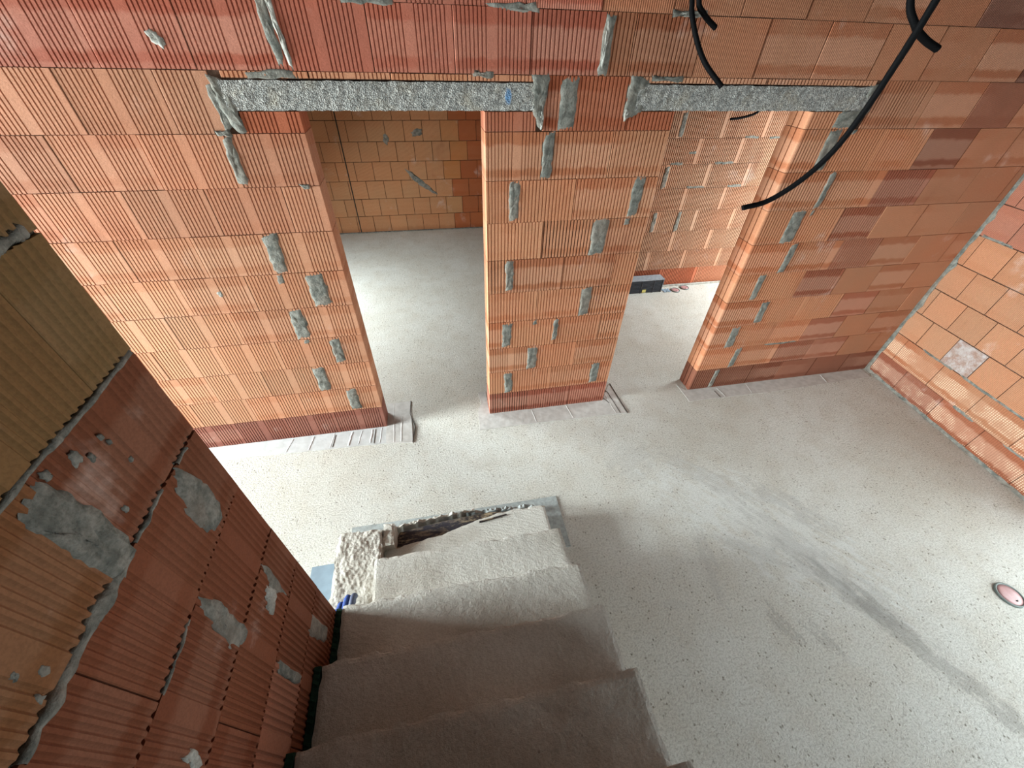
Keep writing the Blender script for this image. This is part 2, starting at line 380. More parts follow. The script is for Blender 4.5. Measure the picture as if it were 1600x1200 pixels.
row(wb, BK, 9, [-2.70, -2.32, -1.94, -1.55, -1.16, -0.935], 'A', RED, mat=M_LEFT)
row(wb, BK, 9, [-0.865, LX], 'A', DEEP, e1='jamb', z=(2.25, 2.343))
# middle pier
mid = {0: [M0, .703, 1.085, M1], 1: [M0, .49, .893, 1.28, M1], 2: [M0, .70, 1.083, M1], 3: [M0, .48, .88, 1.255, M1], 4: [M0, .713, 1.09, M1],
       5: [M0, .48, .885, 1.27, M1], 6: [M0, .715, 1.13, M1], 7: [M0, .51, .905, 1.31, M1], 8: [M0, .71, 1.10, M1]}
for r, j in mid.items():
    ks = ['B'] * (len(j) - 1)
    if r in (8, 7, 2): ks[0] = 'A'
    row(wb, BK, r, j, ks, (0.36, 0.13, 0.085) if r == 0 else ORG, e0='jamb', e1='jamb')
row(wb, BK, 9, [M0, 0.63], 'A', DEEP, e0='jamb', z=(2.25, 2.343))
brick(wb, BK, 0.665, 0.79, 2.25, 2.5, 'A', jit(DEEP)); brick(wb, BK, 0.79, 1.16, 2.25, 2.5, 'B', jit(DEEP))
brick(wb, BK, 1.16, M1, 2.25, 2.343, 'B', jit(DEEP), e1='jamb')
# right pier: smoother bricks, some of them dark with damp
rgt = {0: [RX, 2.61, 3.0, 3.348, 3.74, 4.14, CX], 1: [RX, 2.74, 3.175, 3.56, 3.95, 4.33, CX], 2: [RX, 2.61, 2.995, 3.365, 3.75, 4.13, CX], 3: [RX, 2.77, 3.175, 3.55, 3.93, 4.31, CX],
       4: [RX, 2.62, 3.005, 3.385, 3.77, 4.15, CX], 5: [RX, 2.75, 3.2, 3.57, 3.945, 4.33, CX], 6: [RX, 2.63, 3.03, 3.4, 3.79, 4.2, CX], 7: [RX, 2.77, 3.22, 3.64, 4.05, 4.43, CX],
       8: [RX, 2.62, 3.01, 3.39, 3.78, 4.16, CX]}
WINE = (0.37, 0.155, 0.095); BRN = (0.40, 0.182, 0.10)
darkset = {(8, 3): DRK, (2, 3): WINE, (1, 2): WINE, (1, 3): WINE, (3, 3): WINE, (4, 2): WINE, (5, 2): WINE, (6, 2): WINE, (7, 2): (0.36, 0.14, 0.09), (4, 3): BRN}
for r, j in rgt.items():
    n = len(j) - 1; ks = ['B' if k < 3 else 'C' for k in range(n)]
    cols = [darkset.get((r, k), (BRN if k >= 3 else None)) for k in range(n)]
    for k in range(n):
        base = DRK if r == 0 else (cols[k] or ORG)
        brick(wb, BK, j[k], j[k + 1], r * .25, (r + 1) * .25, ks[k], jit(base, 0.07), mat=M_BRICK if ks[k] == 'B' else M_SMOOTH, e0='round' if k == 0 else None)
j = [2.78, 3.21, 3.60, 3.99, 4.38, CX]
for k in range(5): brick(wb, BK, j[k], j[k + 1], 2.25, 2.5, 'C' if k else 'B', jit(DRK if k == 2 else BRN, 0.06), mat=M_SMOOTH)
brick(wb, BK, RX, 2.70, 2.25, 2.343, 'B', jit(ORG), e0='round')
# course over the lintels and the two courses above
for j in ([-0.885, -0.50, -0.12, 0.26, 0.615], [1.215, 1.60, 1.98, 2.36, 2.74]):
    for k in range(4): brick(wb, BK, j[k], j[k + 1], 2.472, 2.5, 'A' if j[0] < 0 else 'B', jit(ORG), gap=0.006)
j = [-2.5, -2.12, -1.735, -1.35, -0.97, -0.60, -0.19, 0.2, 0.58, 0.96, 1.12, 1.5, 1.88, 2.26, 2.65, 3.03, 3.41, 3.79, 4.17, CX]
for k in range(len(j) - 1):
    kd = 'A' if j[k] < 0.5 else ('B' if j[k] < 1.3 else 'C')
    brick(wb, BK, j[k], j[k + 1], 2.5, 2.75, kd, jit((0.43, 0.145, 0.095) if j[k] < 0.9 else ((0.16, 0.068, 0.046) if j[k] > 3.7 else (0.36, 0.158, 0.085)), 0.07), mat=M_SMOOTH if kd == 'C' else M_BRICK)  # far right bricks: water stain plus dim upper corner put into the colour
j = [-2.7, -2.33, -1.95, -1.56, -1.18, -0.8, -0.42, 0.0, 0.38, 0.55, 0.93, 1.31, 1.69, 2.08, 2.45, 2.83, 3.22, 3.6, 3.98, 4.36, CX]
for k in range(len(j) - 1):
    kd = 'A' if j[k] < 0.35 else 'C'
    brick(wb, BK, j[k], j[k + 1], 2.75, 3.0, kd, jit((0.43, 0.145, 0.095) if j[k] < 0.9 else ((0.16, 0.068, 0.046) if j[k] > 3.2 else (0.36, 0.158, 0.085)), 0.07), mat=M_SMOOTH if kd == 'C' else M_BRICK)  # far right bricks darkened too, weak light up there painted in
# lintels
def lintel(x0, x1):
    bm = bmesh.new(); nx = 60
    prof = [(-0.004, 2.347), (-0.006, 2.38), (-0.006, 2.43), (-0.003, 2.466), (TH, 2.466), (TH, 2.347)]
    rings = []
    for k in range(nx + 1):
        x = x0 + (x1 - x0) * k / nx
        rings.append([bm.verts.new((x, y + frand(-.0015, .0015), z + frand(-.002, .002))) for y, z in prof])
    for a, b in zip(rings, rings[1:]):
        for q in range(6): bm.faces.new((a[q], a[(q + 1) % 6], b[(q + 1) % 6], b[q]))
    bm.faces.new(rings[0]); bm.faces.new(rings[-1])
    return link('lintel', mesh_of(bm, 'lintel'), M_LINTEL, wb)
lintel(-0.905, 0.612); lintel(1.20, 2.735)

# mortar smeared over wide vertical joints: (course, x, width, low, high)
def rect(x, w, z0, z1, sl=0.0): return [(x - w / 2 + sl, z0), (x + w / 2 + sl, z0 + 0.01), (x + w / 2, z1), (x - w / 2, z1 - 0.01)]
PT = [(8, -0.965, .055, .01, .245), (6, -0.945, .085, .0, .25), (5, -0.775, .115, .0, .245), (4, -0.965, .095, .0, .25), (3, -0.785, .07, .01, .24), (2, -0.965, .085, .0, .24), (1, -0.79, .085, .01, .245),
      (9, 0.805, .10, .0, .25), (8, 0.71, .065, .0, .25), (7, 0.52, .065, .01, .25), (5, 0.50, .06, .01, .25), (3, 0.49, .075, .01, .245), (1, 0.505, .07, .0, .24), (3, 0.885, .045, .03, .245), (2, 0.71, .085, .0, .24), (6, 1.12, .11, .0, .25),
      (4, 1.10, .085, .0, .25), (7, 1.33, .075, .0, .26), (1, 1.30, .075, .01, .245),
      (8, 2.62, .09, .0, .25), (7, 2.77, .045, .0, .25), (6, 2.65, .11, .0, .25), (5, 2.755, .06, .0, .25), (4, 2.60, .06, .01, .25), (3, 2.765, .07, .01, .24), (2, 2.59, .08, .01, .245), (1, 2.735, .06, .0, .245), (0, 2.61, .05, .0, .245)]
for r, x, w, a, b in PT:
    patch(wb, BK, rect(x, w, r * .25 + a, r * .25 + b, frand(-.008, .008)), t=0.007)
for r, x, w, a in ((7, 0.50, .025, .15), (5, 0.49, .03, .20), (6, 1.30, .04, .20), (4, 1.10, .05, .20), (5, -0.975, .04, .18), (3, -0.965, .04, .21), (8, 2.76, .03, .22), (6, 2.76, .02, .2), (3, .71, .03, .2)):
    patch(wb, BK, rect(x, w, (r) * .25 + a, (r + 1) * .25), t=0.004, n=12, jitter=.004)
# lintel beddings, seam above, splats
patch(wb, BK, [(-.945, 2.49), (-.875, 2.46), (-.86, 2.25), (-.90, 2.25), (-.935, 2.33)], t=.009)
patch(wb, BK, [(-0.97, 2.45), (-0.93, 2.46), (-0.915, 2.28), (-0.95, 2.25)], t=.003)
patch(wb, BK, [(.595, 2.50), (.70, 2.505), (.675, 2.38), (.665, 2.25), (.645, 2.26), (.60, 2.345)], t=.010, mat=M_MORTAR)
patch(wb, BK, [(.648, 2.36), (.668, 2.36), (.668, 2.26), (.655, 2.25)], t=.014, mat=M_MORTAR_LIGHT, n=12, jitter=.003)
patch(wb, BK, [(1.14, 2.505), (1.26, 2.49), (1.25, 2.35), (1.155, 2.30), (1.13, 2.31)], t=.010)
patch(wb, BK, [(1.14, 2.36), (1.165, 2.36), (1.16, 2.30), (1.14, 2.29)], t=.014, mat=M_MORTAR_LIGHT, n=12, jitter=.003)
patch(wb, BK, [(2.70, 2.48), (2.80, 2.48), (2.79, 2.35), (2.74, 2.25), (2.56, 2.25), (2.58, 2.345), (2.70, 2.345)], t=.008)
patch(wb, BK, [(-.645, 2.88), (-.61, 2.88), (-.585, 2.52), (-.61, 2.50), (-.64, 2.6)], t=.004)
patch(wb, BK, [(-.615, 2.88), (-.585, 2.88), (-.555, 2.50), (-.575, 2.50)], t=.010, mat=M_MORTAR_LIGHT, jitter=.004)
patch(wb, BK, [(.955, 2.74), (1.01, 2.74), (1.0, 2.50), (.945, 2.50)], t=.006)
patch(wb, BK, [(.965, 2.73), (.985, 2.73), (.97, 2.51), (.955, 2.51)], t=.012, mat=M_MORTAR_LIGHT, n=12, jitter=.002)
for a, b, z in ((-.78, -.55, 2.488), (.28, .40, 2.50), (.35, .62, 2.752), (1.26, 1.45, 2.492), (-.30, -.06, 2.755), (-1.01, -.93, 2.252), (1.3, 1.5, 2.752)):
    patch(wb, BK, [(a, z + .012), (b, z + .016), (b, z - .016), (a, z - .012)], t=.005, n=14, jitter=.007, mat=M_MORTAR)
patch(wb, BK, [(-1.115, 2.63), (-1.085, 2.64), (-1.06, 2.60), (-1.065, 2.565), (-1.10, 2.585)], t=.008, mat=M_MORTAR_LIGHT, n=16)
patch(wb, BK, [(-1.375, 1.40), (-1.345, 1.41), (-1.34, 1.375), (-1.36, 1.37)], t=.006, mat=M_MORTAR_LIGHT, n=12, jitter=.004)
patch(wb, BK, [(-.69, 2.01), (-.64, 2.01), (-.64, 1.985), (-.67, 1.98)], t=.006, mat=M_MORTAR, n=12, jitter=.004)
patch(wb, BK, [(2.98, .508), (3.35, .512), (3.35, .49), (2.98, .488)], t=.004, n=16, jitter=.004)

# right wall, slightly out of square
RA = math.atan2(-1.63, -0.135); RW = (4.52, 0.0, RA)
def rwpt(u, d=0): return (4.52 + u * math.cos(RA) + d * math.sin(RA), u * math.sin(RA) - d * math.cos(RA))
def rw_box(bm, u0, u1, d0, d1, z0, z1):
    prism(bm, [rwpt(u0, d0), rwpt(u1, d0), rwpt(u1, d1), rwpt(u0, d1)], z0, z1)
bm = bmesh.new()
rw_box(bm, -0.1, 2.0, -i, -0.25, 0, 3.0); rw_box(bm, 4.15, 5.25, -i, -0.25, 0, 3.0); rw_box(bm, 2.0, 4.15, -i, -0.25, 2.3, 3.0)
wr = link('wall_right', mesh_of(bm, 'wall_right'), M_JOINT, kind='structure')
PINK = (0.44, 0.22, 0.125)
rj = {0: [.01, .341, .73, 1.115, 1.5, 1.885, 2.0], 1: [.01, .149, .54, .925, 1.302, 1.69, 2.0]}
for r, j in rj.items():
    for k in range(len(j) - 1):
        brick(wr, RW, j[k], j[k + 1], r * .246, (r + 1) * .246, 'C', jit((0.27, 0.11, 0.07) if (r == 0 and k < 2) else ((0.36, 0.15, 0.085) if r == 0 else (0.42, 0.205, 0.115)), .08), mat=M_DOTS, D=.24)
st = {0: .222, 1: .085, 2: .225, 3: .08, 4: .235, 5: .10, 6: .22, 7: .09, 8: .23, 9: .1}
for r in range(2, 12):
    j = [.01, st[r - 2]]
    while j[-1] < 1.99: j.append(min(2.0, j[-1] + .2575))
    for k in range(len(j) - 1):
        if j[k + 1] - j[k] < .03: continue
        c = jit(PINK, .06); wm = False
        if r >= 6: c = jit((.36, .15, .10), .07)
        if r == 2 and k == 2: c = (.66, .53, .50, 1); wm = True
        brick(wr, RW, j[k], j[k + 1], r * .2475, (r + 1) * .2475, 'C', c, mat=M_LIME if wm else M_SQUARE, D=.24, gap=.006, bed=.008)
# mortar in the corner, along the foot and in the two lowest bed joints
bm = bmesh.new(); nk = 50; prev = None
for k in range(nk + 1):
    z = 2.9 * k / nk; a = .010 + frand(0, .006) ; b = .016 + frand(0, .016) * (1 + (k % 7 == 0))
    ring = [bm.verts.new((4.52 - a - .01, -.001, z)), bm.verts.new((4.52 - .008, -.010, z)), bm.verts.new((*rwpt(b, .002), z)), bm.verts.new((4.535, .01, z))]
    if prev:
        for q in range(4): bm.faces.new((prev[q], prev[(q + 1) % 4], ring[(q + 1) % 4], ring[q]))
    prev = ring
link('mortar_fillet', mesh_of(bm, 'fillet'), M_MORTAR, wr)
bm = bmesh.new(); prev = None; nk = 60
for k in range(nk + 1):
    u = 2.0 * k / nk; a = .016 + .006 * math.sin(k * .6) + frand(-.003, .003); b = .010 + frand(0, .008)
    ring = [bm.verts.new((*rwpt(u, a), .001)), bm.verts.new((*rwpt(u, .010), b * .7)), bm.verts.new((*rwpt(u, .001), b + .01)), bm.verts.new((*rwpt(u, -.01), .001))]
    if prev:
        for q in range(4): bm.faces.new((prev[q], prev[(q + 1) % 4], ring[(q + 1) % 4], ring[q]))
    prev = ring
link('mortar_fillet', mesh_of(bm, 'fillet'), M_MORTAR, wr)
for u0, u1, z, h in ((.3, .62, .493, .011), (.66, 1.3, .492, .012), (.82, 1.02, .246, .016), (1.25, 1.6, .246, .01), (.04, .3, 1.49, .012)):
    patch(wr, RW, [(u0, z + h), (u1, z + h * .8), (u1, z - h * .8), (u0, z - h)], t=.003, n=20, jitter=.003)

# ------------------------------------------------------------------ rooms behind
# back-left room
w1 = boxes('wall_far', [(-2.7, 1.28, 4.6 + i, 4.85, 0, 3.0)], M_JOINT, kind='structure')
F1 = (0, 4.6, 0); P1_, L1_ = .2705, .2735
for r in range(0, 10):
    x = -2.6 + (.0 if r % 2 == 0 else .135)
    x = -1.505 - 4 * L1_ if r % 2 == 0 else -1.355 - 5 * L1_
    while x < 1.2:
        lim = .42 if r % 2 == 0 else .29
        k = 'TAN'
        col = (.50, .255, .125)
        if x > lim - .15: col = (.40, .125, .045)
        if r in (1,) and abs(x - .29) < .1: col = (.50, .26, .12)
        if r in (3, 4) and x < .5 and x > .2: col = (.50, .22, .08)
        if r == 5 and .2 < x < .5: col = (.50, .24, .10)
        brick(w1, F1, x, min(x + L1_, 1.28), r * P1_, (r + 1) * P1_, 'C', jit(col, .05), mat=M_SQUARE, D=.2, gap=.007, bed=.008)
        x += L1_
patch(w1, F1, [(-.58, 1.44), (-.52, 1.46), (-.50, 1.38), (-.54, 1.30), (-.58, 1.36)], t=.01, n=16, jitter=.012)
patch(w1, F1, [(-.17, 1.47), (-.06, 1.53), (.02, 1.52), (.0, 1.46), (-.05, 1.42), (-.14, 1.42)], t=.01, n=16, jitter=.015)
patch(w1, F1, [(-.34, .99), (-.25, .96), (.0, .74), (.18, .57), (.15, .56), (-.05, .68), (-.22, .80)], t=.004, n=24, jitter=.012)
bm = bmesh.new()
for x0 in (-1.205,): prism(bm, [(x0, 4.596), (x0 + .008, 4.592), (x0 + .016, 4.596), (x0 + .016, 4.62), (x0, 4.62)], 0.0, 2.6)
link('pencil_line', mesh_of(bm, 'line'), M_SLIT, w1)
# foot of the far wall: thin mortar run
boxes('trim_1', [(-2.5, 1.28, 4.57, 4.6, 0, .012)], M_MORTAR, kind='structure')
boxes('wall_partition', [(1.28, 1.44, TH, 4.85, 0, 3.0)], M_WALLPLAIN, kind='structure')
boxes('wall_far_left', [(-2.9, -2.7, TH, 1.1, 0, 3), (-2.9, -2.7, 2.7, 4.85, 0, 3), (-2.9, -2.7, 1.1, 2.7, 0, .8), (-2.9, -2.7, 1.1, 2.7, 2.2, 3)], M_WALLPLAIN, kind='structure')
# back-right room
w2 = boxes('wall_far_right', [(1.44, 5.6, 2.08 + i, 2.2, 0, 3.0)], M_JOINT, kind='structure')
F2 = (0, 2.08, 0)
for r in range(0, 9):
    off = 2.02 if r in (1, 3, 5, 7) else 2.285
    x = {0: 2.01, 3: 1.73, 4: 2.02, 5: 1.70, 6: 2.02, 7: 1.72, 1: 1.75, 2: 2.03, 8: 2.03}[r] - .533
    while x < 5.4:
        a = max(x, 1.46); b = x + .533
        col = (.48, .285, .185)
        if r == 0: col = (.36, .11, .055) if x < 3.0 else ((.50, .17, .09) if x < 3.4 else (.58, .28, .17))
        brick(w2, F2, a, min(b, 5.55), r * .26, (r + 1) * .26, 'D', jit(col, .06), mat=M_ROOM, D=.11, gap=.006, bed=.004)
        x = b
for x, r in ((2.79, 7), (2.74, 5), (3.07, 3), (2.74, 3)):
    patch(w2, F2, rect(x, .055, r * .26 + .0, r * .26 + .25), t=.006)
M_X = M_MORTAR
for a, b, z in ((3.60, 3.78, 1.825), (3.92, 4.06, 1.82), (3.32, 3.58, 1.567), (2.75, 2.92, 1.57), (3.05, 3.30, 1.31), (3.60, 3.80, 1.31), (2.95, 3.05, 1.68)):
    patch(w2, F2, [(a, z + .012), (b, z + .014), (b, z - .012), (a, z - .012)], t=.004, n=14, jitter=.006, mat=M_X)
boxes('trim_2', [(1.45, 5.4, 2.05, 2.078, 0, .02)], M_MORTAR_LIGHT, kind='structure')
boxes('wall_far_right_end', [(5.6, 5.7, TH, .35, 0, 3), (5.6, 5.7, 1.8, 2.2, 0, 3), (5.6, 5.7, .35, 1.8, 2.3, 3), (4.7, 5.7, .0, TH, 0, 3)], M_WALLPLAIN, kind='structure')

# ------------------------------------------------------------------ staircase wall in the foreground
YE = -1.72; FX = -0.64
wf = boxes('wall_stairs', [(FX - .25, FX - i, -5.2, YE - .004, 0.0, 3.0)], M_GAP, kind='structure')
FW = (FX, 0, math.pi / 2)   # local x = +y
B0 = .16
REDD = (.185, .060, .027)
for r in range(0, 12):
    z0, z1 = B0 + r * .25, min(B0 + (r + 1) * .25, 2.99)
    if r == 0: z0 = .0
    js = [-1.855, -2.23, -2.605, -2.98, -3.355] if r % 2 == 0 else [-2.045, -2.42, -2.795, -3.17, -3.3]
    js = [YE] + js
    if r == 1: js = [YE, -1.86, -2.235, -2.61, -2.98]
    for k in range(len(js) - 1):
        a, b = js[k + 1], js[k]
        col = REDD
        if r >= 8: col = (.215, .125, .050)
        if r == 3 and k >= 1: col = (.27, .115, .07)
        if r == 7 and k == 1: col = (.23, .10, .04)
        seam = .010 if r in (7, 8) else .003
        brick(wf, FW, a, b, z0, z1, 'F', jit(col, .08), mat=M_NEAR, D=.24, gap=.003, bed=seam)
def fpatch(pts, **kw): patch(wf, FW, pts, **kw)
fpatch([(-2.035, 2.145), (-2.095, 2.13), (-2.10, 1.98), (-2.085, 1.885), (-2.03, 1.89), (-2.01, 1.98), (-2.02, 2.08)], t=.009, n=34, jitter=.005)
fpatch([(-1.835, 1.915), (-1.885, 1.87), (-1.905, 1.75), (-1.885, 1.69), (-1.825, 1.672), (-1.80, 1.745), (-1.81, 1.85)], t=.008, n=30, jitter=.005)
fpatch([(-2.03, 1.655), (-2.055, 1.62), (-2.085, 1.44), (-2.06, 1.375), (-2.02, 1.385), (-2.01, 1.57)], t=.007, n=28, jitter=.004)
fpatch([(-1.845, 1.42), (-1.88, 1.30), (-1.855, 1.175), (-1.83, 1.36)], t=.004, n=20, jitter=.004)
fpatch([(-1.880, 1.345), (-1.870, 1.265), (-1.95, 1.25), (-1.942, 1.31)], t=.008, n=20, jitter=.005, mat=M_MORTAR_LIGHT)
fpatch([(-1.83, .915), (-1.905, .92), (-1.875, .70), (-1.82, .70)], t=.006, n=24, jitter=.004)
fpatch([(-2.04, 1.14), (-2.075, 1.125), (-2.065, .915), (-2.035, .915)], t=.006, n=22, jitter=.003)
fpatch([(-2.304, 1.52), (-2.285, 1.483), (-2.30, 1.43), (-2.325, 1.441)], t=.006, n=18, jitter=.004, mat=M_MORTAR_LIGHT)
# squeezed-out bed joint mortar, lumpy ridges along the courses
def ridge(z, y0, y1, w=.012, t=.010, n=40, mat=None):
    bm = bmesh.new(); prev = None
    for k in range(n + 1):
        y = y0 + (y1 - y0) * k / n; ww = w * (.35 + 1.1 * abs(noise.noise(Vector((y * 14, z * 5, 1))))) + frand(0, .003); tt = t * (.2 + abs(noise.noise(Vector((y * 20, z, 4)))) * 2)
        zz = z + .006 * noise.noise(Vector((y * 9, z * 3, 8)))
        ring = [bm.verts.new((FX - .006, y, zz - ww)), bm.verts.new((FX + tt * .7, y, zz - ww * .4)), bm.verts.new((FX + tt * .8, y, zz + ww * .5)), bm.verts.new((FX - .006, y, zz + ww))]
        if prev:
            for q in range(4): bm.faces.new((prev[q], prev[(q + 1) % 4], ring[(q + 1) % 4], ring[q]))
        prev = ring
    link('mortar_ridge', mesh_of(bm, 'ridge', True), mat or M_MORTAR, wf)
ridge(1.905, -2.34, -2.03, .020, .012, mat=M_MORTAR)
ridge(1.908, -2.02, -1.90, .006, .006)
ridge(2.158, -2.14, -1.73, .010, .004)
ridge(2.415, -1.84, -1.745, .018, .006)
ridge(1.655, -2.22, -2.08, .006, .006)
ridge(1.91, -1.83, -1.78, .006, .008)
for y, z, r in ((-2.02, 2.045 + .09, .010), (-1.97, 2.115, .013), (-1.95, 2.09, .008), (-1.905, 2.08, .006), (-1.91, 2.10, .006), (-1.90, 2.02, .006), (-2.24, 1.95, .010), (-2.27, 1.93, .008), (-2.255, 1.99, .007), (-1.98, 1.97, .007)):
    fpatch([(y - r * .7, z - r), (y + r * .6, z - r * 1.1), (y + r * .7, z + r), (y - r * .5, z + r * 1.1)], t=.003, n=12, jitter=r * .25)

# ------------------------------------------------------------------ staircase
stair = link('staircase', None, label='raw concrete staircase rising along the dark ribbed brick wall', cat='staircase')
stair.location = (0, -1.1, 0)
def put(o, parent): o.parent = parent; o.matrix_parent_inverse = parent.matrix_basis.inverted(); return o
def slab(name, xs0, xs1, yf, yb, z, mat, amp=.003, nx=70, ny=22, z0=0.0, edge=.006, frontf=None, seed=0.0, wave=0.0):
    """solid block whose top is a lightly uneven trowelled surface; yf = front (nosing), yb = back"""
    bm = bmesh.new(); top = []
    for b in range(ny + 1):
        rowv = []
        for a in range(nx + 1):
            x = xs0 + (xs1 - xs0) * a / nx; f = frontf(x) if frontf else yf
            t = b / ny; y = f + (yb - f) * t
            e = math.exp(-(abs(y - f) / .012) ** 2); es = math.exp(-(min(x - xs0, xs1 - x) / .012) ** 2)
            nz = noise.noise(Vector((x * 7 + seed, y * 7, z * 3))) * .8 + noise.noise(Vector((x * 24, y * 24, seed + 3))) * .6 + noise.noise(Vector((x * 60, y * 60, seed + 9))) * .35
            dn = max(0, noise.noise(Vector((x * 16, seed * 2, 5.5))))
            yy = y + (edge * noise.noise(Vector((x * 18, seed, 2))) + edge * .5 * noise.noise(Vector((x * 55, seed, 7)))) * (e if b == 0 else 0) - (e * dn * edge * 1.5 if b == 0 else 0)
            xx = x + (edge * .8 * noise.noise(Vector((y * 22, seed, 6))) if a in (0, nx) else 0)
            rowv.append(bm.verts.new((xx, yy, z + amp * nz - e * (.004 + .010 * dn) - es * .005)))
        top.append(rowv)
    for b in range(ny):
        for a in range(nx): bm.faces.new((top[b][a], top[b][a + 1], top[b + 1][a + 1], top[b + 1][a]))
    loop = top[0][:] + [top[b][nx] for b in range(1, ny + 1)] + [top[ny][a] for a in range(nx - 1, -1, -1)] + [top[b][0] for b in range(ny - 1, 0, -1)]
    low = [bm.verts.new((v.co.x, v.co.y, z0)) for v in loop]; n = len(loop)
    for k in range(n): bm.faces.new((loop[k], loop[(k + 1) % n], low[(k + 1) % n], low[k]))
    bm.faces.new(low)
    return put(link(name, mesh_of(bm, name, False), mat), stair)
XS = .57; XW = -.612
zs = [.176, .423, .62, .796, .938, 1.118, 1.298]; ys = [-1.099, -1.408, -1.705, -1.975, -2.24, -2.51, -2.79]
def f0(x):
    pts = [(-.60, -1.275), (-.514, -1.242), (-.158, -1.196), (.061, -1.142), (.153, -1.115), (.337, -1.098), (.60, -1.099)]
    for (a, b), (c, d) in zip(pts, pts[1:]):
        if x <= c: return b + (d - b) * (x - a) / (c - a)
    return -1.099
slab('step', -.522, XS, 0, ys[1], zs[0], M_STAIR, frontf=f0, seed=1.0, ny=16, amp=.0016)
slab('step', -.525, XS, ys[1], ys[2], zs[1], M_STAIR, seed=2.3, amp=.0016)
for k in range(2, 7):
    yb = ys[k + 1] if k < 6 else -3.05
    slab('step', XW, XS, ys[k], yb, zs[k], M_STAIR, amp=.0018 + .0012 * (k > 3), seed=3.7 + k * 2.1, edge=.009 if k > 1 else .006)
# rough cement bed to the left of the first steps
rb = slab('rough_cement_bed', -.80, -.527, -1.11, -1.70, .25, M_ROUGH, amp=.010, nx=44, ny=60, edge=.016, seed=11.0, frontf=lambda x: -1.115 - .03 * (x + .8))
rb.parent = None; rb.matrix_parent_inverse = Matrix(); rb['label'] = 'lumpy pale cement bed left of the two lowest steps, under the blue glove'; rb['category'] = 'cement bed'
rb2 = slab('rough_lobe', -.527, -.455, -1.085, -1.24, .235, M_ROUGH, amp=.008, nx=12, ny=24, edge=.012, seed=14.0)
rb2.parent = rb; rb2.matrix_parent_inverse = Matrix()
# broken front ridge, charred shuttering board behind it
bd = bmesh.new(); prism(bd, [(-.515, -1.24), (-.44, -1.095), (-.16, -1.065), (.17, -1.05), (.36, -1.075), (.30, -1.115), (.05, -1.16), (-.2, -1.22)], 0.02, .105)
put(link('shuttering_board', mesh_of(bd, 'board'), M_BURNT), stair)['label'] = 'charred timber board showing in the chipped front of the lowest step'
# thin splinters over the step edge
sp = bmesh.new(); prism(sp, [(.10, -1.15), (.29, -1.128), (.293, -1.133), (.10, -1.16)], .165, .185); prism(sp, [(-.02, -1.14), (.36, -1.092), (.362, -1.097), (-.02, -1.152)], .12, .165)
put(link('splinter', mesh_of(sp, 'splinter'), M_BURNT), stair)
def ribbon(name, pts, z, t, w, mat, seed, parent=None, amp=1.0):
    bm = bmesh.new(); prev = None; N_ = 90
    tot = [math.dist(a, b) for a, b in zip(pts, pts[1:])]; S_ = sum(tot)
    for k in range(N_ + 1):
        d = S_ * k / N_; ii = 0
        while ii < len(tot) - 1 and d > tot[ii]: d -= tot[ii]; ii += 1
        f = d / tot[ii]; x = pts[ii][0] + (pts[ii + 1][0] - pts[ii][0]) * f; y = pts[ii][1] + (pts[ii + 1][1] - pts[ii][1]) * f
        n1 = noise.noise(Vector((x * 25, y * 25, seed))); n2 = noise.noise(Vector((x * 40, y * 40, seed + 4)))
        ring = [bm.verts.new((x, y - w * (1 + .3 * n1), z)), bm.verts.new((x, y - w * .5, z + t * (1 + amp * n1))), bm.verts.new((x, y + w * .4, z + t * (.9 + amp * n2))), bm.verts.new((x, y + w * (1 + .4 * n2), z))]
        if prev:
            for q in range(4): bm.faces.new((prev[q], prev[(q + 1) % 4], ring[(q + 1) % 4], ring[q]))
        prev = ring
    me = mesh_of(bm, name); o = link(name, me, mat)
    return put(o, parent) if parent else o
ribbon('mortar_ridge', [(-.50, -1.045), (-.2, -1.02), (.08, -1.005)], 0.01, .09, .022, M_ROUGH, 3, stair, .35)
ribbon('mortar_ridge', [(.02, -1.01), (.30, -1.025), (.52, -1.04)], 0.01, .07, .028, M_PAD, 8, stair, .6)
bm = bmesh.new(); prism(bm, [(-.79, -.945), (-.4, -.950), (.714, -.948), (.712, -1.35), (.578, -1.35), (.575, -1.05), (-.79, -1.05)], 0.0005, .008)
link('levelling_mortar', mesh_of(bm, 'pad'), M_PAD, label='thin blue-grey mortar layer on the floor in front of the lowest step', cat='mortar')
# dark green foam strips left standing between the treads and the brick wall
for k in range(2, 6):
    bm = bmesh.new(); n = 24; prev = None
    for q in range(n + 1):
        y = ys[k] - .01 + (ys[k + 1] - ys[k] + .015) * q / n; e = frand(-.003, .003)
        ring = [bm.verts.new((FX + .001, y, zs[k] - .15)), bm.verts.new((FX + .001, y, zs[k] + .002 + e)), bm.verts.new((XW - .004 + e * .6, y, zs[k] + .002 - e)), bm.verts.new((XW - .004, y, zs[k] - .15))]
        if prev:
            for s_ in range(4): bm.faces.new((prev[s_], prev[(s_ + 1) % 4], ring[(s_ + 1) % 4], ring[s_]))
        else: bm.faces.new(ring)
        prev = ring
    bm.faces.new(prev)
    put(link('edge_strip', mesh_of(bm, 'strip'), M_GREEN), stair)
boxes('metal_sheet', [(-1.02, -.80, -1.75, -1.185, 0.001, .006)], M_SHEET, label='flat blue-grey metal sheet on the floor beside the lowest step', cat='sheet')

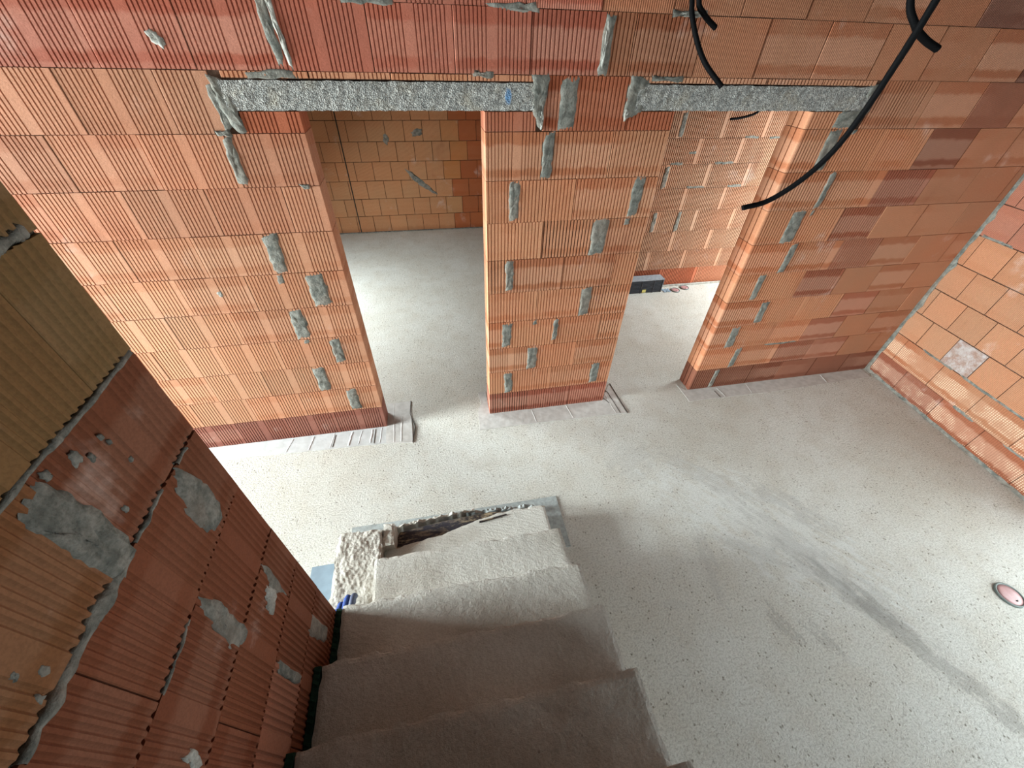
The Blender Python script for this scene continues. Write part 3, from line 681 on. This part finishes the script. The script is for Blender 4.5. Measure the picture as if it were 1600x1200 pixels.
# ------------------------------------------------------------------ damp course strips under the piers
def strip(outline, mat, label, creases, t=.004, slits=()):
    e = link('damp_proof_strip', None, label=label, cat='membrane'); e['group'] = 'damp-proof strips under the wall'
    cx = sum(p[0] for p in outline) / len(outline); cy = sum(p[1] for p in outline) / len(outline)
    e.location = (outline[0][0], outline[0][1], 0)
    # jitter the outline a little
    pts = []
    for a, b in zip(outline, outline[1:] + outline[:1]):
        n = max(1, int(math.dist(a, b) / .06))
        for k in range(n):
            f = k / n; pts.append((a[0] + (b[0] - a[0]) * f + frand(-.0025, .0025), a[1] + (b[1] - a[1]) * f + frand(-.0025, .0025)))
    bm = bmesh.new(); prism(bm, pts, 0.0005, t)
    o = link('sheet', mesh_of(bm, 'sheet'), mat); o.parent = e; o.matrix_parent_inverse = e.matrix_basis.inverted()
    for (x0, y0, x1, y1, w) in creases:
        bm = bmesh.new(); n = 12; prev = None
        dx, dy = x1 - x0, y1 - y0; L = math.hypot(dx, dy); nx, ny = -dy / L, dx / L
        for k in range(n + 1):
            f = k / n; wob = .004 * noise.noise(Vector((x0 * 9 + f * 4, y0 * 7, 2))); x = x0 + dx * f + nx * wob; y = y0 + dy * f + ny * wob
            ring = [bm.verts.new((x - nx * w, y - ny * w, t)), bm.verts.new((x, y, t + w * .3)), bm.verts.new((x + nx * w, y + ny * w, t))]
            if prev:
                for q in range(2): bm.faces.new((prev[q], prev[q + 1], ring[q + 1], ring[q]))
            prev = ring
        o = link('crease', mesh_of(bm, 'crease'), mat); o.parent = e; o.matrix_parent_inverse = e.matrix_basis.inverted()
    for pl in slits:
        bm = bmesh.new()
        for (x0, y0), (x1, y1) in zip(pl, pl[1:]):
            dx, dy = x1 - x0, y1 - y0; L = math.hypot(dx, dy); nx, ny = -dy / L * .0022, dx / L * .0022
            prism(bm, [(x0 - nx, y0 - ny), (x1 - nx, y1 - ny), (x1 + nx, y1 + ny), (x0 + nx, y0 + ny)], .0008, t + .0022)
        o = link('cut_edge', mesh_of(bm, 'cut'), M_SLIT); o.parent = e; o.matrix_parent_inverse = e.matrix_basis.inverted()
    return e
strip([(-2.6, -.125), (-.585, -.195), (-.585, .005), (-2.6, .005)], M_MEMB2, 'pale creased damp-proof strip sticking out under the left brick pier', [(-1.40, -.15, -1.37, -.02, .008), (-1.22, -.16, -1.20, -.02, .010), (-1.05, -.165, -1.03, -.01, .006), (-.90, -.17, -.88, -.02, .012), (-.82, -.17, -.80, -.02, .006), (-.72, -.17, -.71, -.02, .010), (-.64, -.18, -.63, -.01, .006)], slits=[[(-1.03, -.165), (-1.02, -.03)], [(-.69, -.18), (-.685, -.02)]])
strip([(-.590, -.20), (-.365, -.225), (-.378, .29), (-.600, .285)], M_MEMB, 'grey damp-proof flap lying in the left doorway beside the pier', [(-.52, -.20, -.53, .26, .006), (-.46, -.2, -.455, .1, .008)], t=.007, slits=[[(-.364, -.22), (-.34, -.05), (-.385, .12), (-.378, .29)]])
strip([(.225, -.178), (.9, -.185), (1.62, -.198), (1.60, .21), (1.4545, .005), (.345, .005), (.345, .31), (.27, .31), (.28, .15), (.235, .05)], M_MEMB, 'pale damp-proof strip around the foot of the middle brick pier', [(.75, -.17, .74, -.02, .006), (1.10, -.18, 1.08, -.01, .008), (1.52, -.18, 1.5, .15, .006)], slits=[[(1.56, -.19), (1.545, .1), (1.50, .17)], [(1.47, .03), (1.505, -.05)], [(1.63, -.2), (1.615, .22)]])
strip([(2.30, -.155), (3.3, -.165), (4.45, -.13), (4.45, .005), (2.34, .005), (2.29, .10)], M_MEMB, 'dusty damp-proof strip along the foot of the right brick pier', [(2.7, -.15, 2.68, -.02, .008), (3.0, -.15, 3.02, -.02, .006), (3.9, -.13, 3.92, -.02, .01)], t=.003, slits=[[(2.64, -.155), (2.63, -.06)]])

# ------------------------------------------------------------------ conduits
def catmull(P, n=14):
    P = [Vector(p) for p in P]; Q = [P[0] * 2 - P[1]] + P + [P[-1] * 2 - P[-2]]; out = []
    for a in range(1, len(Q) - 2):
        for k in range(n):
            t = k / n; p0, p1, p2, p3 = Q[a - 1:a + 3]
            out.append(.5 * ((2 * p1) + (-p0 + p2) * t + (2 * p0 - 5 * p1 + 4 * p2 - p3) * t * t + (-p0 + 3 * p1 - 3 * p2 + p3) * t ** 3))
    out.append(P[-1]); return out
def conduit(P, r, label):
    pts = catmull(P); # resample at rib pitch
    L = [0]
    for a, b in zip(pts, pts[1:]): L.append(L[-1] + (b - a).length)
    step = .0022; n = int(L[-1] / step); bm = bmesh.new(); prev = None; k = 0; up = Vector((.3, .8, .1)); S_ = 14
    for q in range(n + 1):
        d = L[-1] * q / n
        while k < len(L) - 2 and L[k + 1] < d: k += 1
        f = (d - L[k]) / max(1e-9, L[k + 1] - L[k]); c = pts[k].lerp(pts[k + 1], f); t = (pts[k + 1] - pts[k]).normalized()
        u = t.cross(up).normalized(); v = t.cross(u).normalized(); rr = r * (1.0 if q % 2 else .90)
        ring = [bm.verts.new(c + u * math.cos(2 * math.pi * s / S_) * rr + v * math.sin(2 * math.pi * s / S_) * rr) for s in range(S_)]
        if prev:
            for s in range(S_): bm.faces.new((prev[s], prev[(s + 1) % S_], ring[(s + 1) % S_], ring[s]))
        else:
            inner = [bm.verts.new(c + (x.co - c) * .78) for x in ring]; deep = [bm.verts.new(x.co + t * .03) for x in inner]
            for s in range(S_):
                bm.faces.new((ring[s], ring[(s + 1) % S_], inner[(s + 1) % S_], inner[s])); bm.faces.new((inner[s], inner[(s + 1) % S_], deep[(s + 1) % S_], deep[s]))
            bm.faces.new(deep)
        prev = ring
    bm.faces.new(prev)
    return link('electrical_conduit', mesh_of(bm, 'conduit', True), M_TUBE, label=label, cat='conduit', group='black corrugated conduits hanging from the ceiling')
conduit([(1.483, -.782, 2.061), (1.591, -.801, 2.096), (1.677, -.842, 2.192), (1.734, -.878, 2.314), (1.755, -.91, 2.463), (1.746, -.947, 2.615), (1.727, -.978, 2.711), (1.724, -.99, 2.80), (1.73, -1.0, 3.005)], .0125, 'longest black corrugated conduit, curving down in front of the right brick pier')
conduit([(1.968, -.886, 2.659), (1.898, -.874, 2.685), (1.831, -.867, 2.722), (1.794, -.822, 2.806), (1.79, -.80, 3.005)], .0125, 'short black conduit stub crossing behind the longest conduit')
conduit([(1.487, -.32, 2.487), (1.4, -.24, 2.582), (1.349, -.164, 2.697), (1.328, -.112, 2.809), (1.325, -.10, 3.005)], .0125, 'black conduit whose cut end hangs over the right lintel')
conduit([(1.488, -.12, 2.703), (1.402, -.126, 2.751), (1.352, -.13, 2.809), (1.34, -.13, 3.005)], .0125, 'shortest black conduit stub at the top, left of the others')
conduit([(3.228, 1.93, 2.021), (3.316, 1.93, 2.028), (3.419, 1.93, 2.046), (3.525, 1.93, 2.084), (3.60, 1.93, 2.18), (3.63, 1.93, 2.4), (3.64, 1.93, 3.005)], .0125, 'thin black conduit seen through the right doorway under the lintel')

# ------------------------------------------------------------------ small things
# two capped pipes in the back-right room and a larger one in the main floor
def pipe_cap(x, y, r, label, tag_=None):
    e = link('floor_pipe_cap', None, label=label, cat='pipe cap', group=tag_); e.location = (x, y, 0)
    def rev(name, prof, mat):
        bm = bmesh.new(); S_ = 40; rings = [[bm.verts.new((rr * math.cos(2 * math.pi * s / S_), rr * math.sin(2 * math.pi * s / S_), zz)) for s in range(S_)] for rr, zz in prof]
        for a, b in zip(rings, rings[1:]):
            for s in range(S_): bm.faces.new((a[s], a[(s + 1) % S_], b[(s + 1) % S_], b[s]))
        bm.faces.new(rings[-1]); bm.faces.new(rings[0])
        o = link(name, mesh_of(bm, name, True), mat, e); return o
    rev('pipe_rim', [(r, .0), (r, .010), (r * .93, .013), (r * .86, .011), (r * .86, .004)], M_RING)
    rev('cap', [(r * .85, .002), (r * .85, .008), (r * .6, .011), (r * .3, .0125), (.004, .013)], M_PINK)
    bm = bmesh.new(); add_box(bm, -.004, .004, -r * .5 - .004, -r * .5 + .004, .009, .016); link('nub', mesh_of(bm, 'nub'), M_SLIT, e)
pipe_cap(3.262, 1.935, .062, 'pink floor pipe cap right next to the dark crate', 'pink caps by the far right wall')
pipe_cap(3.43, 1.985, .062, 'pink floor pipe cap further from the dark crate', 'pink caps by the far right wall')
pipe_cap(3.458, -2.178, .078, 'round glossy pink pipe cap in the main floor, far right')

# black ventilated crate leaning at the foot of the far right wall
cr = link('crate', None, label='black slotted plastic crate on the floor by the far right wall', cat='crate'); cr.location = (2.80, 1.99, 0)
X0, X1, Y0, Y1, Z1 = -.26, .235, -.065, .06, .20
bm = bmesh.new(); add_box(bm, X0, X1, Y0 + .012, Y1, 0, Z1 - .012); link('body', mesh_of(bm, 'body'), M_CRATE, cr)
bm = bmesh.new(); add_box(bm, X0 - .004, X1 + .004, Y0 - .004, Y1 + .004, Z1 - .014, Z1); link('lid', mesh_of(bm, 'lid'), M_CRATETOP, cr)
me = None
for k in range(9):
    bm = bmesh.new() if me is None else None
    if me is None: add_box(bm, X0, X1, Y0, Y0 + .014, -.006, .006); me = mesh_of(bm, 'slat')
    o = link('slat', me, M_CRATE, cr); o.location = (0, 0, .016 + k * .0195)
for x in (X0, -.08, .1, X1 - .012):
    bm = bmesh.new(); add_box(bm, x, x + .010, Y0 - .003, Y0 + .004, 0, Z1 - .014); link('upright', mesh_of(bm, 'upright'), M_CRATE, cr)
bm = bmesh.new(); add_box(bm, X1, X1 + .004, Y0, Y1, 0, Z1); link('end_panel', mesh_of(bm, 'end'), M_CRATETOP, cr)
bm = bmesh.new(); add_box(bm, -.055, .0, Y0 - .006, Y0 - .002, .012, .055); link('sticker', mesh_of(bm, 'sticker'), M_YEL, cr)['label'] = 'small yellow sticker'
# crumpled grey scrap beside the crate
bm = bmesh.new(); n = 10; g = [[bm.verts.new((3.075 + a * .012, 1.90 + b * .010, .004 + .016 * abs(noise.noise(Vector((a * .9, b * .8, 3)))))) for a in range(n)] for b in range(n)]
for b in range(n - 1):
    for a in range(n - 1): bm.faces.new((g[b][a], g[b][a + 1], g[b + 1][a + 1], g[b + 1][a]))
ob = link('plastic_scrap', mesh_of(bm, 'scrap'), M_SHEET, label='crumpled grey scrap between the dark crate and the pink caps', cat='scrap')
sm = ob.modifiers.new('solid', 'SOLIDIFY'); sm.thickness = .002

# blue work glove dropped on the rough cement bed
gl = link('work_glove', None, label='blue and grey work glove on the rough cement by the third step', cat='glove'); gl.location = (-.705, -1.60, .265); gl.scale = (1.1, 1.1, 1.1)
def finger(name, P, R_, mat):
    pts = catmull(P, 6); bm = bmesh.new(); prev = None; S_ = 12; n = len(pts)
    for q, c in enumerate(pts):
        t = ((pts[min(q + 1, n - 1)] - pts[max(q - 1, 0)])).normalized(); u = t.cross(Vector((0, 0, 1))).normalized(); v = t.cross(u)
        f = q / (n - 1); rr = R_ * (math.sqrt(max(0, 1 - ((f - .88) / .12) ** 2)) if f > .88 else 1) * (1 + .05 * math.sin(q * 1.7)) if f < 1 else R_ * .15
        ring = [bm.verts.new(c + u * math.cos(2 * math.pi * s / S_) * rr + v * math.sin(2 * math.pi * s / S_) * rr * .9) for s in range(S_)]
        if prev:
            for s in range(S_): bm.faces.new((prev[s], prev[(s + 1) % S_], ring[(s + 1) % S_], ring[s]))
        else: bm.faces.new(ring)
        prev = ring
    bm.faces.new(prev); return link(name, mesh_of(bm, name, True), mat, gl)
finger('finger', [(-.005, -.035, .018), (.012, .010, .034), (.016, .045, .030), (.018, .064, .012)], .0165, M_BLUE)
finger('finger', [(.022, -.035, .020), (.042, .010, .038), (.046, .048, .032), (.048, .066, .012)], .0168, M_BLUE2)
finger('finger', [(-.030, -.040, .016), (-.020, -.005, .030), (-.014, .022, .028), (-.016, .034, .012)], .0155, M_BLUE)
finger('finger', [(-.050, -.050, .014), (-.046, -.022, .024), (-.044, -.004, .020), (-.043, .008, .010)], .0135, M_BLUE)
finger('thumb', [(.030, -.060, .014), (.062, -.045, .022), (.068, -.015, .018), (.066, .0, .010)], .012, M_BLUE2)
bm = bmesh.new(); bmesh.ops.create_uvsphere(bm, u_segments=20, v_segments=12, radius=1)
for v in bm.verts: v.co = Vector((v.co.x * .048 - .005, v.co.y * .045 - .062, v.co.z * .018 + .016)) + Vector((0, 0, .004 * noise.noise(v.co * 3)))
link('palm', mesh_of(bm, 'palm', True), M_BLUE2, gl)
